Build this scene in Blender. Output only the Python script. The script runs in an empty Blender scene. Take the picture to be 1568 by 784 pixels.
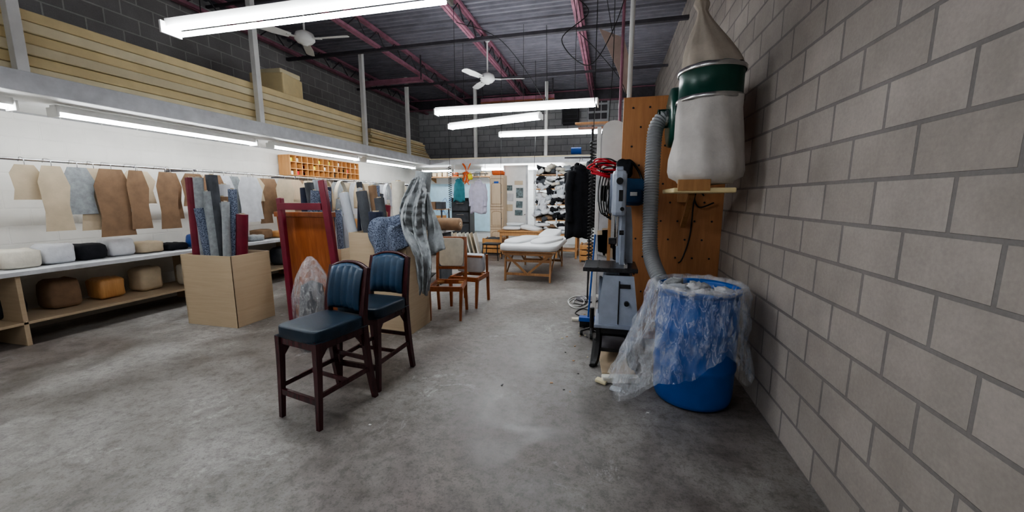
import bpy, math, random
from mathutils import Vector, Matrix, noise
random.seed(7)
V=Vector
C=bpy.context.collection
# ------------------------------------------------------------------ materials
def nn(nt,t,**k):
    n=nt.nodes.new(t)
    for a,b in k.items(): setattr(n,a,b)
    return n
def base(name):
    m=bpy.data.materials.new(name); m.use_nodes=True
    nt=m.node_tree; return m,nt,nt.nodes["Principled BSDF"]
def setc(b,col): b.inputs["Base Color"].default_value=(*col,1)
def coords(nt,scale=(1,1,1),rot=(0,0,0)):
    tc=nn(nt,"ShaderNodeTexCoord"); mp=nn(nt,"ShaderNodeMapping")
    mp.inputs["Scale"].default_value=scale; mp.inputs["Rotation"].default_value=rot
    nt.links.new(tc.outputs["Object"],mp.inputs[0]); return mp.outputs[0]
def noisec(nt,vec,scale,detail=6,rough=.6,dist=0):
    n=nn(nt,"ShaderNodeTexNoise"); n.inputs["Scale"].default_value=scale
    n.inputs["Detail"].default_value=detail; n.inputs["Roughness"].default_value=rough; n.inputs["Distortion"].default_value=dist
    nt.links.new(vec,n.inputs["Vector"]); return n.outputs["Fac"]
def ramp(nt,fac,stops):
    r=nn(nt,"ShaderNodeValToRGB"); e=r.color_ramp.elements
    while len(e)>1: e.remove(e[-1])
    e[0].position=stops[0][0]; e[0].color=(*stops[0][1],1)
    for p,c in stops[1:]:
        x=e.new(p); x.color=(*c,1)
    nt.links.new(fac,r.inputs[0]); return r.outputs[0]
def bumpn(nt,b,h,strength,dist=.01):
    bp=nn(nt,"ShaderNodeBump"); bp.inputs["Strength"].default_value=strength; bp.inputs["Distance"].default_value=dist
    nt.links.new(h,bp.inputs["Height"]); nt.links.new(bp.outputs[0],b.inputs["Normal"])
def M(name,col,rough=.6,metal=0,var=.18,scale=6,bump=.15,bscale=60,stretch=(1,1,1),spec=.5,sheen=0):
    m,nt,b=base(name)
    v=coords(nt,stretch)
    f=noisec(nt,v,scale)
    lo=tuple(c*(1-var) for c in col); hi=tuple(min(1,c*(1+var)) for c in col)
    nt.links.new(ramp(nt,f,[(.3,lo),(.7,hi)]),b.inputs["Base Color"])
    b.inputs["Roughness"].default_value=rough; b.inputs["Metallic"].default_value=metal
    b.inputs["Specular IOR Level"].default_value=spec
    if sheen: b.inputs["Sheen Weight"].default_value=sheen
    if bump: bumpn(nt,b,noisec(nt,v,bscale),bump,.005)
    return m
def wood(name,c1,c2,stretch=(18,18,1.5),rough=.45,bump=.1):
    m,nt,b=base(name); v=coords(nt,stretch)
    f=noisec(nt,v,1.6,8,.65)
    nt.links.new(ramp(nt,f,[(.3,c1),(.7,c2)]),b.inputs["Base Color"])
    b.inputs["Roughness"].default_value=rough; bumpn(nt,b,f,bump,.003); return m
def emit(name,col,s):
    m,nt,b=base(name); setc(b,(.9,.9,.9)); b.inputs["Emission Color"].default_value=(*col,1); b.inputs["Emission Strength"].default_value=s
    return m
def mixrgb(nt,fac,a,b_,mode='MIX'):
    x=nn(nt,"ShaderNodeMix",data_type='RGBA',blend_type=mode)
    if hasattr(fac,'links'): nt.links.new(fac,x.inputs[0])
    else: x.inputs[0].default_value=fac
    for i,s in ((6,a),(7,b_)):
        if isinstance(s,tuple): x.inputs[i].default_value=(*s,1)
        else: nt.links.new(s,x.inputs[i])
    return x.outputs[2]
def blockwall(name,axis,c1,c2,mort,paint_h=None,paint=(.8,.8,.78),bumpS=.6):
    m,nt,b=base(name)
    tc=nn(nt,"ShaderNodeTexCoord"); sp=nn(nt,"ShaderNodeSeparateXYZ"); cb=nn(nt,"ShaderNodeCombineXYZ")
    nt.links.new(tc.outputs["Object"],sp.inputs[0])
    nt.links.new(sp.outputs[axis],cb.inputs[0]); nt.links.new(sp.outputs[2],cb.inputs[1])
    br=nn(nt,"ShaderNodeTexBrick"); nt.links.new(cb.outputs[0],br.inputs[0])
    br.inputs["Scale"].default_value=1; br.inputs["Brick Width"].default_value=.42; br.inputs["Row Height"].default_value=.21
    br.inputs["Mortar Size"].default_value=.010; br.inputs["Mortar Smooth"].default_value=.2
    br.inputs["Color1"].default_value=(*c1,1); br.inputs["Color2"].default_value=(*c2,1); br.inputs["Mortar"].default_value=(*mort,1)
    f=noisec(nt,tc.outputs["Object"],3)
    g=noisec(nt,tc.outputs["Object"],60)
    col=mixrgb(nt,.6,br.outputs[0],ramp(nt,f,[(.3,(.6,.6,.6)),(.7,(1.0,1.0,1.0))]),'MULTIPLY')
    col=mixrgb(nt,.35,col,ramp(nt,g,[(.3,(.6,.6,.6)),(.7,(1,1,1))]),'MULTIPLY')
    if paint_h is not None:
        gt=nn(nt,"ShaderNodeMath",operation='LESS_THAN'); gt.inputs[1].default_value=paint_h
        nt.links.new(sp.outputs[2],gt.inputs[0])
        pc=ramp(nt,f,[(.3,tuple(x*.9 for x in paint)),(.7,paint)])
        col=mixrgb(nt,gt.outputs[0],col,pc)
    nt.links.new(col,b.inputs["Base Color"]); b.inputs["Roughness"].default_value=.9
    inv=nn(nt,"ShaderNodeMath",operation='SUBTRACT'); inv.inputs[0].default_value=1; nt.links.new(br.outputs["Fac"],inv.inputs[1])
    bumpn(nt,b,inv.outputs[0],bumpS,.01)
    return m
def floormat():
    m,nt,b=base("concrete_floor"); tc=nn(nt,"ShaderNodeTexCoord"); o=tc.outputs["Object"]
    big=noisec(nt,o,.45,4,.55,.3); mid=noisec(nt,o,1.9,10,.70,.5); fine=noisec(nt,o,14,10,.8); scr=noisec(nt,o,2.1,15,.88,.8)
    area=noisec(nt,o,.9,3,.5); spk=noisec(nt,o,75,4,.7)
    c=ramp(nt,big,[(.40,(.185,.160,.147)),(.5,(.235,.217,.203)),(.60,(.31,.297,.282))])
    c=mixrgb(nt,.9,c,ramp(nt,mid,[(.38,(.62,.59,.565)),(.5,(.94,.93,.92)),(.62,(1.22,1.22,1.22))]),'MULTIPLY')
    c=mixrgb(nt,.75,c,ramp(nt,fine,[(.40,(.55,.54,.53)),(.52,(1,1,1))]),'MULTIPLY')
    c=mixrgb(nt,.6,c,ramp(nt,spk,[(.36,(.45,.44,.43)),(.46,(1,1,1))]),'MULTIPLY')
    w=ramp(nt,scr,[(.545,(0,0,0)),(.60,(.75,.75,.75))])
    w=mixrgb(nt,1.0,w,ramp(nt,area,[(.44,(.1,.1,.1)),(.56,(1,1,1))]),'MULTIPLY')
    w=mixrgb(nt,1.0,w,ramp(nt,fine,[(.42,(.15,.15,.15)),(.56,(1,1,1))]),'MULTIPLY')
    c=mixrgb(nt,w,c,(.50,.49,.475))
    nt.links.new(c,b.inputs["Base Color"])
    nt.links.new(ramp(nt,mid,[(.4,(.36,)*3),(.6,(.6,)*3)]),b.inputs["Roughness"])
    bumpn(nt,b,fine,.3,.004); return m
def plasticmat(name,tint=(.92,.95,1),dens=.35):
    m=bpy.data.materials.new(name); m.use_nodes=True; nt=m.node_tree; nt.nodes.clear()
    out=nn(nt,"ShaderNodeOutputMaterial"); tr=nn(nt,"ShaderNodeBsdfTransparent"); gl=nn(nt,"ShaderNodeBsdfGlossy"); df=nn(nt,"ShaderNodeBsdfDiffuse")
    gl.inputs["Roughness"].default_value=.12; gl.inputs["Color"].default_value=(*tint,1); df.inputs["Color"].default_value=(*tint,1)
    tc=nn(nt,"ShaderNodeTexCoord"); mp=nn(nt,"ShaderNodeMapping"); mp.inputs["Scale"].default_value=(1.6,1.6,.6)
    nt.links.new(tc.outputs["Object"],mp.inputs[0]); o=mp.outputs[0]
    n=noisec(nt,o,9,8,.62,.6)
    bp=nn(nt,"ShaderNodeBump"); bp.inputs["Strength"].default_value=1; bp.inputs["Distance"].default_value=.05; nt.links.new(n,bp.inputs["Height"])
    nt.links.new(bp.outputs[0],gl.inputs["Normal"])
    m1=nn(nt,"ShaderNodeMixShader"); m1.inputs[0].default_value=.62; nt.links.new(df.outputs[0],m1.inputs[1]); nt.links.new(gl.outputs[0],m1.inputs[2])
    m2=nn(nt,"ShaderNodeMixShader")
    f=ramp(nt,n,[(.36,(dens*.35,)*3),(.47,(dens*.7,)*3),(.5,(min(1,dens*2.2),)*3),(.53,(dens*.7,)*3),(.66,(min(1,dens*1.9),)*3)])
    nt.links.new(f,m2.inputs[0]); nt.links.new(tr.outputs[0],m2.inputs[1]); nt.links.new(m1.outputs[0],m2.inputs[2])
    nt.links.new(m2.outputs[0],out.inputs[0]); return m
def tweed(name,a,b_):
    m,nt,b=base(name); o=coords(nt)
    n=noisec(nt,o,90,3,.8)
    nt.links.new(ramp(nt,n,[(.42,a),(.56,b_)]),b.inputs["Base Color"]); b.inputs["Roughness"].default_value=.95
    bumpn(nt,b,n,.6,.01); return m

FLOOR=floormat()
WB=blockwall("block_wall_back",0,(.50,.50,.51),(.60,.60,.61),(.28,.28,.29),2.6,(.80,.83,.84))
WL=blockwall("block_wall_left",1,(.34,.33,.33),(.40,.39,.39),(.58,.58,.57),2.6,(.74,.72,.68))
WR=blockwall("block_wall_right",1,(.42,.375,.34),(.50,.45,.41),(.27,.25,.24))
DECK=M("steel_deck",(.21,.205,.24),.6,.1,.2,3)
PURP=M("joist_red_oxide",(.34,.15,.205),.6,.0,.3,5)
DSTEEL=M("dark_steel",(.07,.065,.075),.6,.2,.3)
WHITE=M("white_paint",(.78,.78,.76),.5,0,.06)
WGREY=M("dirty_white",(.55,.56,.58),.6,0,.15)
FOAM=M("yellow_foam",(.80,.66,.38),.9,0,.08,4,.3)
FOAM2=M("cream_foam",(.84,.75,.52),.9,0,.07,4,.3)
FOAMW=M("white_foam",(.80,.78,.70),.9,0,.06)
TUBE=emit("fluorescent_tube",(.93,.97,1.0),26)
PLY=wood("plywood_orange",(.44,.19,.075),(.60,.29,.125),(14,14,1.2),.5)
PLYT=wood("plywood_tan",(.46,.35,.23),(.53,.42,.29),(1.2,1.2,22),.6,.06)
OAK=wood("trestle_wood",(.40,.20,.08),(.55,.30,.13))
OAKD=wood("trestle_wood_worn",(.30,.15,.07),(.44,.24,.11))
ORW=wood("pine_orange",(.5,.24,.08),(.65,.35,.14))
MAHOG=wood("mahogany_stain",(.034,.010,.013),(.085,.024,.028),rough=.25)
CHAIRW=wood("walnut_stain",(.24,.066,.022),(.40,.13,.042),rough=.28)
MAROON=M("maroon_paint",(.15,.012,.028),.35,0,.2)
LEATH=M("blue_leather",(.010,.026,.046),.34,0,.25,10,.35,150)
LEATH2=M("blue_leather_pad",(.011,.042,.088),.33,0,.25,10,.35,150)
VINYL=M("white_vinyl",(.66,.67,.68),.4,0,.05,4,.1)
GREYF=M("grey_fleece",(.30,.32,.33),.95,0,.22,20,.9,90,sheen=.4)
BEIGE=M("beige_card",(.56,.46,.33),.8,0,.12)
LBEIGE=M("cream_fabric",(.66,.62,.53),.9,0,.1,12,.4)
BAGC=M("canvas_bag",(.50,.44,.37),.95,0,.12,8,.6,40)
BAGW=M("pale_canvas",(.64,.61,.58),.95,0,.1,6,.6,30)
BROWNF=M("brown_fabric",(.24,.15,.09),.9,0,.2)
DGREY=M("dark_grey_fabric",(.075,.08,.09),.9,0,.3)
NAVY=M("navy_fabric",(.02,.025,.05),.8,0,.3)
LGREY=M("light_grey_fabric",(.50,.53,.57),.9,0,.1)
TWEED=tweed("blue_tweed",(.02,.03,.06),(.24,.28,.37))
BLACK=M("black_plastic",(.012,.012,.013),.4,0,.3)
BLKF=M("black_cloth",(.012,.013,.018),.9,0,.4,8,.6)
WCLOTH=M("white_cloth",(.68,.69,.72),.9,0,.12,8,.5)
LAV=M("lab_coat_cloth",(.56,.54,.66),.9,0,.12,8,.4)
TEAL=M("teal_cloth",(.05,.22,.26),.9,0,.2,8,.4)
SAWG=M("saw_grey_enamel",(.33,.37,.45),.4,.2,.15,8)
SAWL=M("saw_light_enamel",(.42,.47,.56),.4,.2,.12,8)
IRON=M("cast_iron",(.06,.06,.065),.35,.7,.4,20)
GREEN=M("green_enamel",(.012,.075,.055),.3,0,.15)
DUCT=M("duct_grey",(.30,.31,.32),.5,.1,.12)
BLUEP=M("blue_barrel_plastic",(.006,.11,.46),.33,0,.12,3,.1)
BLUEBAG=M("blue_nylon",(.01,.05,.12),.6,0,.3)
RED=M("red_cable",(.55,.015,.03),.4,0,.15)
ORANGE=M("orange_cloth",(.70,.15,.04),.8,0,.25)
YEL=M("yellow_plastic",(.75,.65,.02),.5,0,.1)
BLUEPNT=M("light_blue_panel",(.50,.72,.86),.7,0,.08)
BLUE=M("blue_paint",(.02,.10,.42),.4,0,.1)
MDF=M("mdf_board",(.46,.36,.31),.7,0,.12)
CAB=wood("beige_cabinet",(.58,.44,.30),(.66,.52,.37),rough=.4)
CABD=wood("beige_cabinet_groove",(.30,.20,.12),(.36,.25,.16),rough=.4)
GLOSS=M("photo_print",(.12,.16,.17),.3,0,.9,14,0)
CLEAR=plasticmat("clear_plastic_film",(.90,.94,1),.24)
CLEAR2=plasticmat("cloudy_plastic_film",(.95,.95,.97),.3)
CHROME=M("bright_steel",(.6,.6,.6),.25,1,.05)
WIRE=M("wire_black",(.02,.02,.02),.5,0,.1)

# ------------------------------------------------------------------ geometry
def smooth(pts,n=8,closed=False):
    P=[V(p) for p in pts]; out=[]
    if len(P)<3: return P
    N=len(P)
    rng=range(N) if closed else range(N-1)
    for i in rng:
        if closed: a,b,c,d=P[(i-1)%N],P[i],P[(i+1)%N],P[(i+2)%N]
        else: a,b,c,d=P[max(i-1,0)],P[i],P[i+1],P[min(i+2,N-1)]
        for k in range(n):
            t=k/n
            out.append(.5*((2*b)+(c-a)*t+(2*a-5*b+4*c-d)*t*t+(3*b-a-3*c+d)*t**3))
    if not closed: out.append(P[-1])
    return out
class G:
    def __init__(s,name,loc=(0,0,0),rz=0,single=False):
        s.name=name
        e=bpy.data.objects.new(name,None); e.empty_display_size=.1
        e.location=loc; e.rotation_euler=(0,0,math.radians(rz)); C.objects.link(e); s.e=e; s.k=0
    def mesh(s,n,vs,fs,m,sm=False,bev=0,sub=0,sol=0):
        me=bpy.data.meshes.new(n); me.from_pydata([tuple(v) for v in vs],[],fs); me.update()
        if sm:
            for p in me.polygons: p.use_smooth=True
        o=bpy.data.objects.new(n,me); C.objects.link(o)
        if s.e: o.parent=s.e
        me.materials.append(m)
        if sol:
            x=o.modifiers.new("s","SOLIDIFY"); x.thickness=sol; x.offset=0
        if bev:
            x=o.modifiers.new("b","BEVEL"); x.width=bev; x.segments=2; x.limit_method='ANGLE'
        if sub:
            x=o.modifiers.new("u","SUBSURF"); x.levels=sub; x.render_levels=sub
        return o
    def box(s,n,c,d,m,rot=(0,0,0),bev=.004,taper=None):
        R=Matrix.Rotation(math.radians(rot[2]),3,'Z')@Matrix.Rotation(math.radians(rot[1]),3,'Y')@Matrix.Rotation(math.radians(rot[0]),3,'X')
        vs=[]
        for z in(-.5,.5):
            t=1 if (taper is None or z<0) else taper
            for x,y in((-.5,-.5),(.5,-.5),(.5,.5),(-.5,.5)):
                vs.append(V(c)+R@V((x*d[0]*t,y*d[1]*t,z*d[2])))
        fs=[(3,2,1,0),(4,5,6,7),(0,1,5,4),(1,2,6,5),(2,3,7,6),(3,0,4,7)]
        return s.mesh(n,vs,fs,m,bev=min(bev,min(d)*.3))
    def bar(s,n,p,q,w,h,m,up=(0,0,1),bev=.003):
        p,q=V(p),V(q); t=(q-p).normalized(); u=V(up)
        if abs(t.dot(u))>.98: u=V((0,1,0))
        a=t.cross(u).normalized()*w/2; b=a.cross(t).normalized()*h/2
        vs=[p-a-b,p+a-b,p+a+b,p-a+b,q-a-b,q+a-b,q+a+b,q-a+b]
        return s.mesh(n,vs,[(0,1,2,3),(7,6,5,4),(4,5,1,0),(5,6,2,1),(6,7,3,2),(7,4,0,3)],m,bev=bev)
    def sweep(s,n,pts,r,m,seg=10,closed=False,sm=True,caps=True,phase=0,sq=(1,1)):
        P=[V(p) for p in pts]; N=len(P); vs=[]; fs=[]
        R=(lambda t:r) if not callable(r) else r
        t0=(P[1]-P[0]).normalized(); u=V((0,0,1)) if abs(t0.z)<.9 else V((1,0,0))
        a=t0.cross(u).normalized()
        for i in range(N):
            if closed: t=(P[(i+1)%N]-P[i-1])
            else: t=P[min(i+1,N-1)]-P[max(i-1,0)]
            t=t.normalized() if t.length>1e-9 else t0
            a=(a-t*a.dot(t)).normalized(); b=t.cross(a)
            rr=R(i/(N-1))
            for k in range(seg):
                th=phase+2*math.pi*k/seg; vs.append(P[i]+a*math.cos(th)*rr*sq[0]+b*math.sin(th)*rr*sq[1])
        M_=N if closed else N-1
        for i in range(M_):
            j=(i+1)%N
            for k in range(seg):
                l=(k+1)%seg; fs.append((i*seg+k,i*seg+l,j*seg+l,j*seg+k))
        if caps and not closed:
            fs.append(tuple(range(seg-1,-1,-1))); fs.append(tuple((N-1)*seg+k for k in range(seg)))
        return s.mesh(n,vs,fs,m,sm=sm)
    def cyl(s,n,p,q,r,m,r2=None,seg=20):
        r2=r if r2 is None else r2
        return s.sweep(n,[p,q],lambda t:r+(r2-r)*t,m,seg=seg,sm=False)
    def leg(s,n,pts,r,m,k=6):
        return s.sweep(n,smooth(pts,k),r,m,seg=4,sm=False,phase=math.pi/4)
    def lathe(s,n,prof,m,c=(0,0,0),seg=36,axis='z',wob=0,seed=0,shear=(0,0),z0=0):
        vs=[];fs=[]
        for i,(r,z) in enumerate(prof):
            for k in range(seg):
                th=2*math.pi*k/seg
                rr=r
                if wob: rr*=1+wob*noise.noise(V((math.cos(th)*2,math.sin(th)*2,z*5+seed)))+wob*.4*math.sin(th*9+z*6)
                p=V((rr*math.cos(th)+shear[0]*(z-z0),rr*math.sin(th)+shear[1]*(z-z0),z))
                if axis=='x': p=V((z,p.x,p.y))
                if axis=='y': p=V((p.x,z,p.y))
                vs.append(V(c)+p)
        for i in range(len(prof)-1):
            for k in range(seg):
                l=(k+1)%seg; fs.append((i*seg+k,i*seg+l,(i+1)*seg+l,(i+1)*seg+k))
        return s.mesh(n,vs,fs,m,sm=True)
    def grid(s,n,f,nu,nv,m,sol=.004,sub=0):
        vs=[];fs=[]
        for j in range(nv+1):
            for i in range(nu+1): vs.append(f(i/nu,j/nv))
        for j in range(nv):
            for i in range(nu):
                a=j*(nu+1)+i; fs.append((a,a+1,a+nu+2,a+nu+1))
        return s.mesh(n,vs,fs,m,sm=True,sol=sol,sub=sub)
    def poly(s,n,pts,ex,m,bev=.002):
        P=[V(p) for p in pts]; e=V(ex); N=len(P)
        vs=P+[p+e for p in P]
        fs=[tuple(range(N)),tuple(range(2*N-1,N-1,-1))]+[(i,i+N,(i+1)%N+N,(i+1)%N)[::-1] for i in range(N)]
        return s.mesh(n,vs,fs,m,bev=bev)
    def pad(s,n,c,d,m,p=4,rot=(0,0,0),noi=0,seed=0,N=14):
        R=Matrix.Rotation(math.radians(rot[2]),3,'Z')@Matrix.Rotation(math.radians(rot[1]),3,'Y')@Matrix.Rotation(math.radians(rot[0]),3,'X')
        vs=[];fs=[];A=2*N
        def sg(x,e): return math.copysign(abs(x)**e,x)
        e1=.55 if p<=4 else 2/p; e2=2/p
        for j in range(N+1):
            ph=-math.pi/2+math.pi*j/N
            for i in range(A):
                th=2*math.pi*i/A
                v=V((sg(math.cos(ph),e1)*sg(math.cos(th),e2),sg(math.cos(ph),e1)*sg(math.sin(th),e2),sg(math.sin(ph),e1)))
                w=V((v.x*d[0]/2,v.y*d[1]/2,v.z*d[2]/2))
                if noi: w+=v.normalized()*noi*noise.noise(v*2.2+V((seed,seed*1.7,0)))
                vs.append(V(c)+R@w)
        for j in range(N):
            for i in range(A):
                l=(i+1)%A; fs.append((j*A+i,j*A+l,(j+1)*A+l,(j+1)*A+i))
        return s.mesh(n,vs,fs,m,sm=True)
def solo():
    g=object.__new__(G); g.e=None; return g
S=solo()
XL,XR,YB,YF,ZC=-6.9,1.15,13.35,-3.2,5.0
# ------------------------------------------------------------------ shell
S.box("floor",((XL+XR)/2,(YB+YF)/2,-.05),(XR-XL+.4,YB-YF+.4,.1),FLOOR,bev=0)
S.box("wall_back",((XL+XR)/2,YB+.1,2.5),(XR-XL+.4,.2,5.1),WB,bev=0)
S.box("wall_left",(XL-.1,(YB+YF)/2,2.5),(.2,YB-YF,5.1),WL,bev=0)
S.box("wall_right",(XR+.1,(YB+YF)/2,2.5),(.2,YB-YF,5.1),WR,bev=0)
S.box("wall_front",((XL+XR)/2,YF-.1,2.5),(XR-XL+.4,.2,5.1),blockwall("block_wall_front",0,(.5,.5,.5),(.55,.55,.55),(.3,.3,.3),2.8),bev=0)
vs=[];fs=[];y=YF
prof=[(0,0),(.05,0),(.075,.05),(.125,.05)]
while y<YB:
    for dy,dz in prof:
        vs+= [V((XL,y+dy,ZC-.05+dz)),V((XR,y+dy,ZC-.05+dz))]
    y+=.15
vs+=[V((XL,y,ZC-.05)),V((XR,y,ZC-.05))]
for i in range(len(vs)//2-1): fs.append((2*i,2*i+1,2*i+3,2*i+2))
S.mesh("ceiling",vs,fs,DECK,sol=.01)
def joist(x):
    g=G("roof_joist")
    for dx in(-.03,.03):
        g.bar("bottom_chord",(x+dx,YF,4.6),(x+dx,YB,4.6),.045,.05,PURP,bev=0)
        g.bar("top_chord",(x+dx,YF,4.9),(x+dx,YB,4.9),.045,.05,PURP,bev=0)
    y=YF;k=0;pts=[]
    while y<YB:
        pts.append((x,y,4.6 if k%2 else 4.9)); y+=.33;k+=1
    g.sweep("web_rod",pts,.014,DSTEEL,seg=6,sm=False)
for x in(-.65,-2.65,-4.65,-6.55): joist(x)
g=G("roof_bridging_pipe")
g.bar("angle",(XL,7.4,4.56),(XR,7.4,4.56),.07,.06,DSTEEL)
g.bar("angle_b",(XL,3.9,4.56),(XR,3.9,4.56),.05,.05,DSTEEL)
g.bar("angle_c",(XL,9.8,4.56),(XR,9.8,4.56),.05,.05,DSTEEL)
g.bar("angle_d",(XL,5.7,4.86),(XR,5.7,4.86),.04,.04,DSTEEL)
g=G("steel_girder")
g.box("web",((XL+XR)/2,12.6,4.7),(XR-XL,.02,.3),DSTEEL); g.box("flange_lower",((XL+XR)/2,12.6,4.55),(XR-XL,.16,.02),PURP); g.box("flange_upper",((XL+XR)/2,12.6,4.86),(XR-XL,.16,.02),PURP)
g=G("steel_beam")
g.box("web",(-2.75,11.4,4.45),(2.2,.015,.12),PURP); g.box("flange",(-2.75,11.4,4.385),(2.2,.12,.02),CHAIRW); g.bar("hanger_1",(-3.8,11.4,4.5),(-3.8,11.4,4.95),.03,.03,DSTEEL); g.bar("hanger_2",(-1.7,11.4,4.5),(-1.7,11.4,4.95),.03,.03,DSTEEL)
g=G("steel_beam")
g.box("web",(-5.3,8.9,4.42),(1.7,.015,.1),PURP); g.box("flange",(-5.3,8.9,4.36),(1.7,.1,.02),PURP); g.bar("hanger_1",(-6.1,8.9,4.4),(-6.1,8.9,4.95),.03,.03,DSTEEL); g.bar("hanger_2",(-4.5,8.9,4.4),(-4.5,8.9,4.95),.03,.03,DSTEEL)
g=G("storage_mezzanine")
g.box("deck_left",((XL-5.4)/2,(YF+YB)/2,2.68),(1.5,YB-YF,.12),WHITE)
g.box("fascia_left",(-5.38,(YF+11)/2,2.68),(.04,11-YF,.19),WGREY)
g.box("deck_rear",((-5.4+XR)/2,12.2,2.68),(XR+5.4,2.3,.12),WHITE)
g.box("fascia_rear",((-5.4+XR)/2,11.02,2.68),(XR+5.4,.04,.19),WGREY)
g.box("rail_cap",((-5.4+XR)/2,11.02,2.755),(XR+5.4,.09,.03),FOAM2)
for i,(x,y) in enumerate([(-5.45,7.94),(-5.42,9.85),(-3.93,11.13),(-1.83,11.13),(-5.45,5.2),(-5.45,2.6)]):
    g.box("steel_post_%d"%(i+1),(x,y,3.76),(.085,.085,2.04),WHITE); g.box("base_plate_%d"%(i+1),(x,y,2.75),(.11,.11,.012),WHITE)
# ------------------------------------------------------------------ lights
def fixture(p,q,z,top=4.6,tubes=2,name="fluorescent_light"):
    p=V((p[0],p[1],z)); q=V((q[0],q[1],z)); t=(q-p).normalized(); n=V((-t.y,t.x,0))
    g=G(name)
    g.bar("housing",p+V((0,0,.06)),q+V((0,0,.06)),.09,.07,WHITE)
    for i,sgn in enumerate((-1,1)):
        if tubes==2 or sgn>0:
            o_=n*sgn*(.062 if tubes==2 else 0)
            g.cyl("tube_%d"%i,p+o_+t*.04,q+o_-t*.04,.02,TUBE,seg=10)
    for e in(p,q):
        g.bar("end_cap",e-t*.01+V((0,0,.02)),e+t*.012+V((0,0,.02)),.17,.1,WHITE)
    if top>z+.2:
        for e in(p+t*.35,q-t*.35):
            g.cyl("chain",e+V((0,0,.09)),V((e.x,e.y,top)),.004,WIRE,seg=5)
fixture((-2.9,6.24),(-.24,6.24),3.0)
fixture((-3.2,7.54),(-1.25,6.98),3.0)
fixture((-2.51,8.75),(-.2,8.77),3.0)
fixture((-3.75,2.75),(-1.18,2.78),3.02)
fixture((-3.6,-.2),(-1.1,-.2),3.02)  # unseen fixture added behind the camera to light the foreground
for y0,y1 in((5.78,8.2),(8.48,10.95),(3.0,5.45),(.2,2.7)): fixture((-5.9,y0),(-5.9,y1),2.5,top=0,tubes=1)
fixture((-6.3,12.35),(-5.2,12.35),2.5,top=0,tubes=1)
fixture((-4.07,12.1),(-1.42,12.1),2.5,top=0,tubes=2)
fixture((-1.0,12.1),(1.0,12.1),2.5,top=0,tubes=1)  # extra fixture, added to brighten the far end of the room
def fan(x,y,z,a0):
    g=G("ceiling_fan",(x,y,z))
    g.cyl("downrod",(0,0,.1),(0,0,.8),.015,WHITE,seg=10); g.lathe("canopy",[(0,.82),(.07,.8),(.075,.76),(.02,.7)],WHITE)
    g.lathe("motor",[(0,.12),(.06,.115),(.13,.08),(.15,.03),(.15,-.02),(.11,-.06),(.05,-.08),(.04,-.1),(0,-.1)],WHITE,seg=24)
    for i in range(3):
        a=math.radians(a0+i*120); c,s_=math.cos(a),math.sin(a)
        def P(r,w,h): return V((c*r-s_*w,s_*r+c*w,h))
        g.mesh("bracket_%d"%i,[P(.1,-.02,0),P(.1,.02,0),P(.28,.04,-.01),P(.28,-.04,-.01)],[(0,1,2,3)],WHITE,sol=.01)
        g.mesh("blade_%d"%i,[P(.22,-.055,-.02),P(.22,.055,.01),P(.45,.075,.015),P(.72,.07,.01),P(.76,.03,0),P(.76,-.03,-.01),P(.72,-.065,-.02),P(.45,-.075,-.025)],[tuple(range(8))],WHITE,sol=.008,bev=.003)
fan(-2.55,8.0,4.02,10); fan(-4.85,5.6,4.12,5)
# ------------------------------------------------------------------ mezzanine foam
g=G("foam_slab_stack")
z=2.76
for i in range(6):
    j=random.uniform(-.04,.04); g.box("slab_%d"%i,(-6.05+j*.5,5.2+j,z+.055),(1.08,5.7+j,.1),[FOAM2,FOAM][i%2],bev=.012); z+=.105
g=G("foam_sheet_stack")
z=2.76
for i in range(9):
    j=random.uniform(-.05,.05); L_=3.3-.09*i; g.box("sheet_%d"%i,(-6.08+j,8.3+L_/2,z+.026),(1.05,L_,.045),[FOAM2,FOAM][i%2],rot=(0,0,random.uniform(-1,1)),bev=.006); z+=.052
g=G("foam_block"); g.box("block",(-5.95,6.1,3.58),(.6,.6,.36),FOAM,rot=(0,0,12),bev=.02); g.box("block_top",(-5.95,6.15,3.81),(.5,.5,.09),FOAM2,rot=(0,0,4),bev=.02)
# ------------------------------------------------------------------ back wall items
g=G("ventilation_louvre"); g.box("frame",(-.5,YB-.06,4.45),(.7,.1,.85),WGREY)
for r in range(3):
    for c in range(3): g.box("vane_%d%d"%(r,c),(-.7+c*.2,YB-.13,4.2+r*.25),(.17,.03,.2),DSTEEL,rot=(25,0,0))
g=G("exhaust_shutter"); g.box("duct",(-1.36,YB-.2,4.4),(.52,.38,.85),DSTEEL,bev=.02)
for i in range(6): g.box("blade_%d"%i,(-1.36,YB-.41,4.05+i*.13),(.46,.02,.1),BLACK,rot=(25,0,0))
g=G("light_blue_panel"); g.box("board",(-5.35,YB-.03,1.25),(2.5,.04,1.7),BLUEPNT)
for i in range(9):
    x,y,z=(-6.4+random.random()*2.1,YB-.06,.9+random.random()*1.0); g.sweep("sketch_%d"%i,smooth([(x,y,z),(x+.12,y,z+.1),(x+.2,y,z-.05),(x+.32,y,z+.12)],5),.006,BLUE,seg=5)
g=G("bracket_shelf"); g.box("board",(-5.2,12.9,2.32),(2.6,.35,.03),OAK)
for i in range(3): g.poly("bracket_%d"%i,[(-6.3+i*1.1,YB,2.3),(-6.3+i*1.1,YB,2.14),(-6.3+i*1.1,12.8,2.3)],(.03,0,0),OAK)
for i in range(12): g.pad("item_%d"%i,(-6.3+i*.2,12.9,2.41),(.16,.2,.14+.06*random.random()),random.choice([WHITE,BLACK,BEIGE,ORANGE,GREYF]),p=5)
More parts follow.
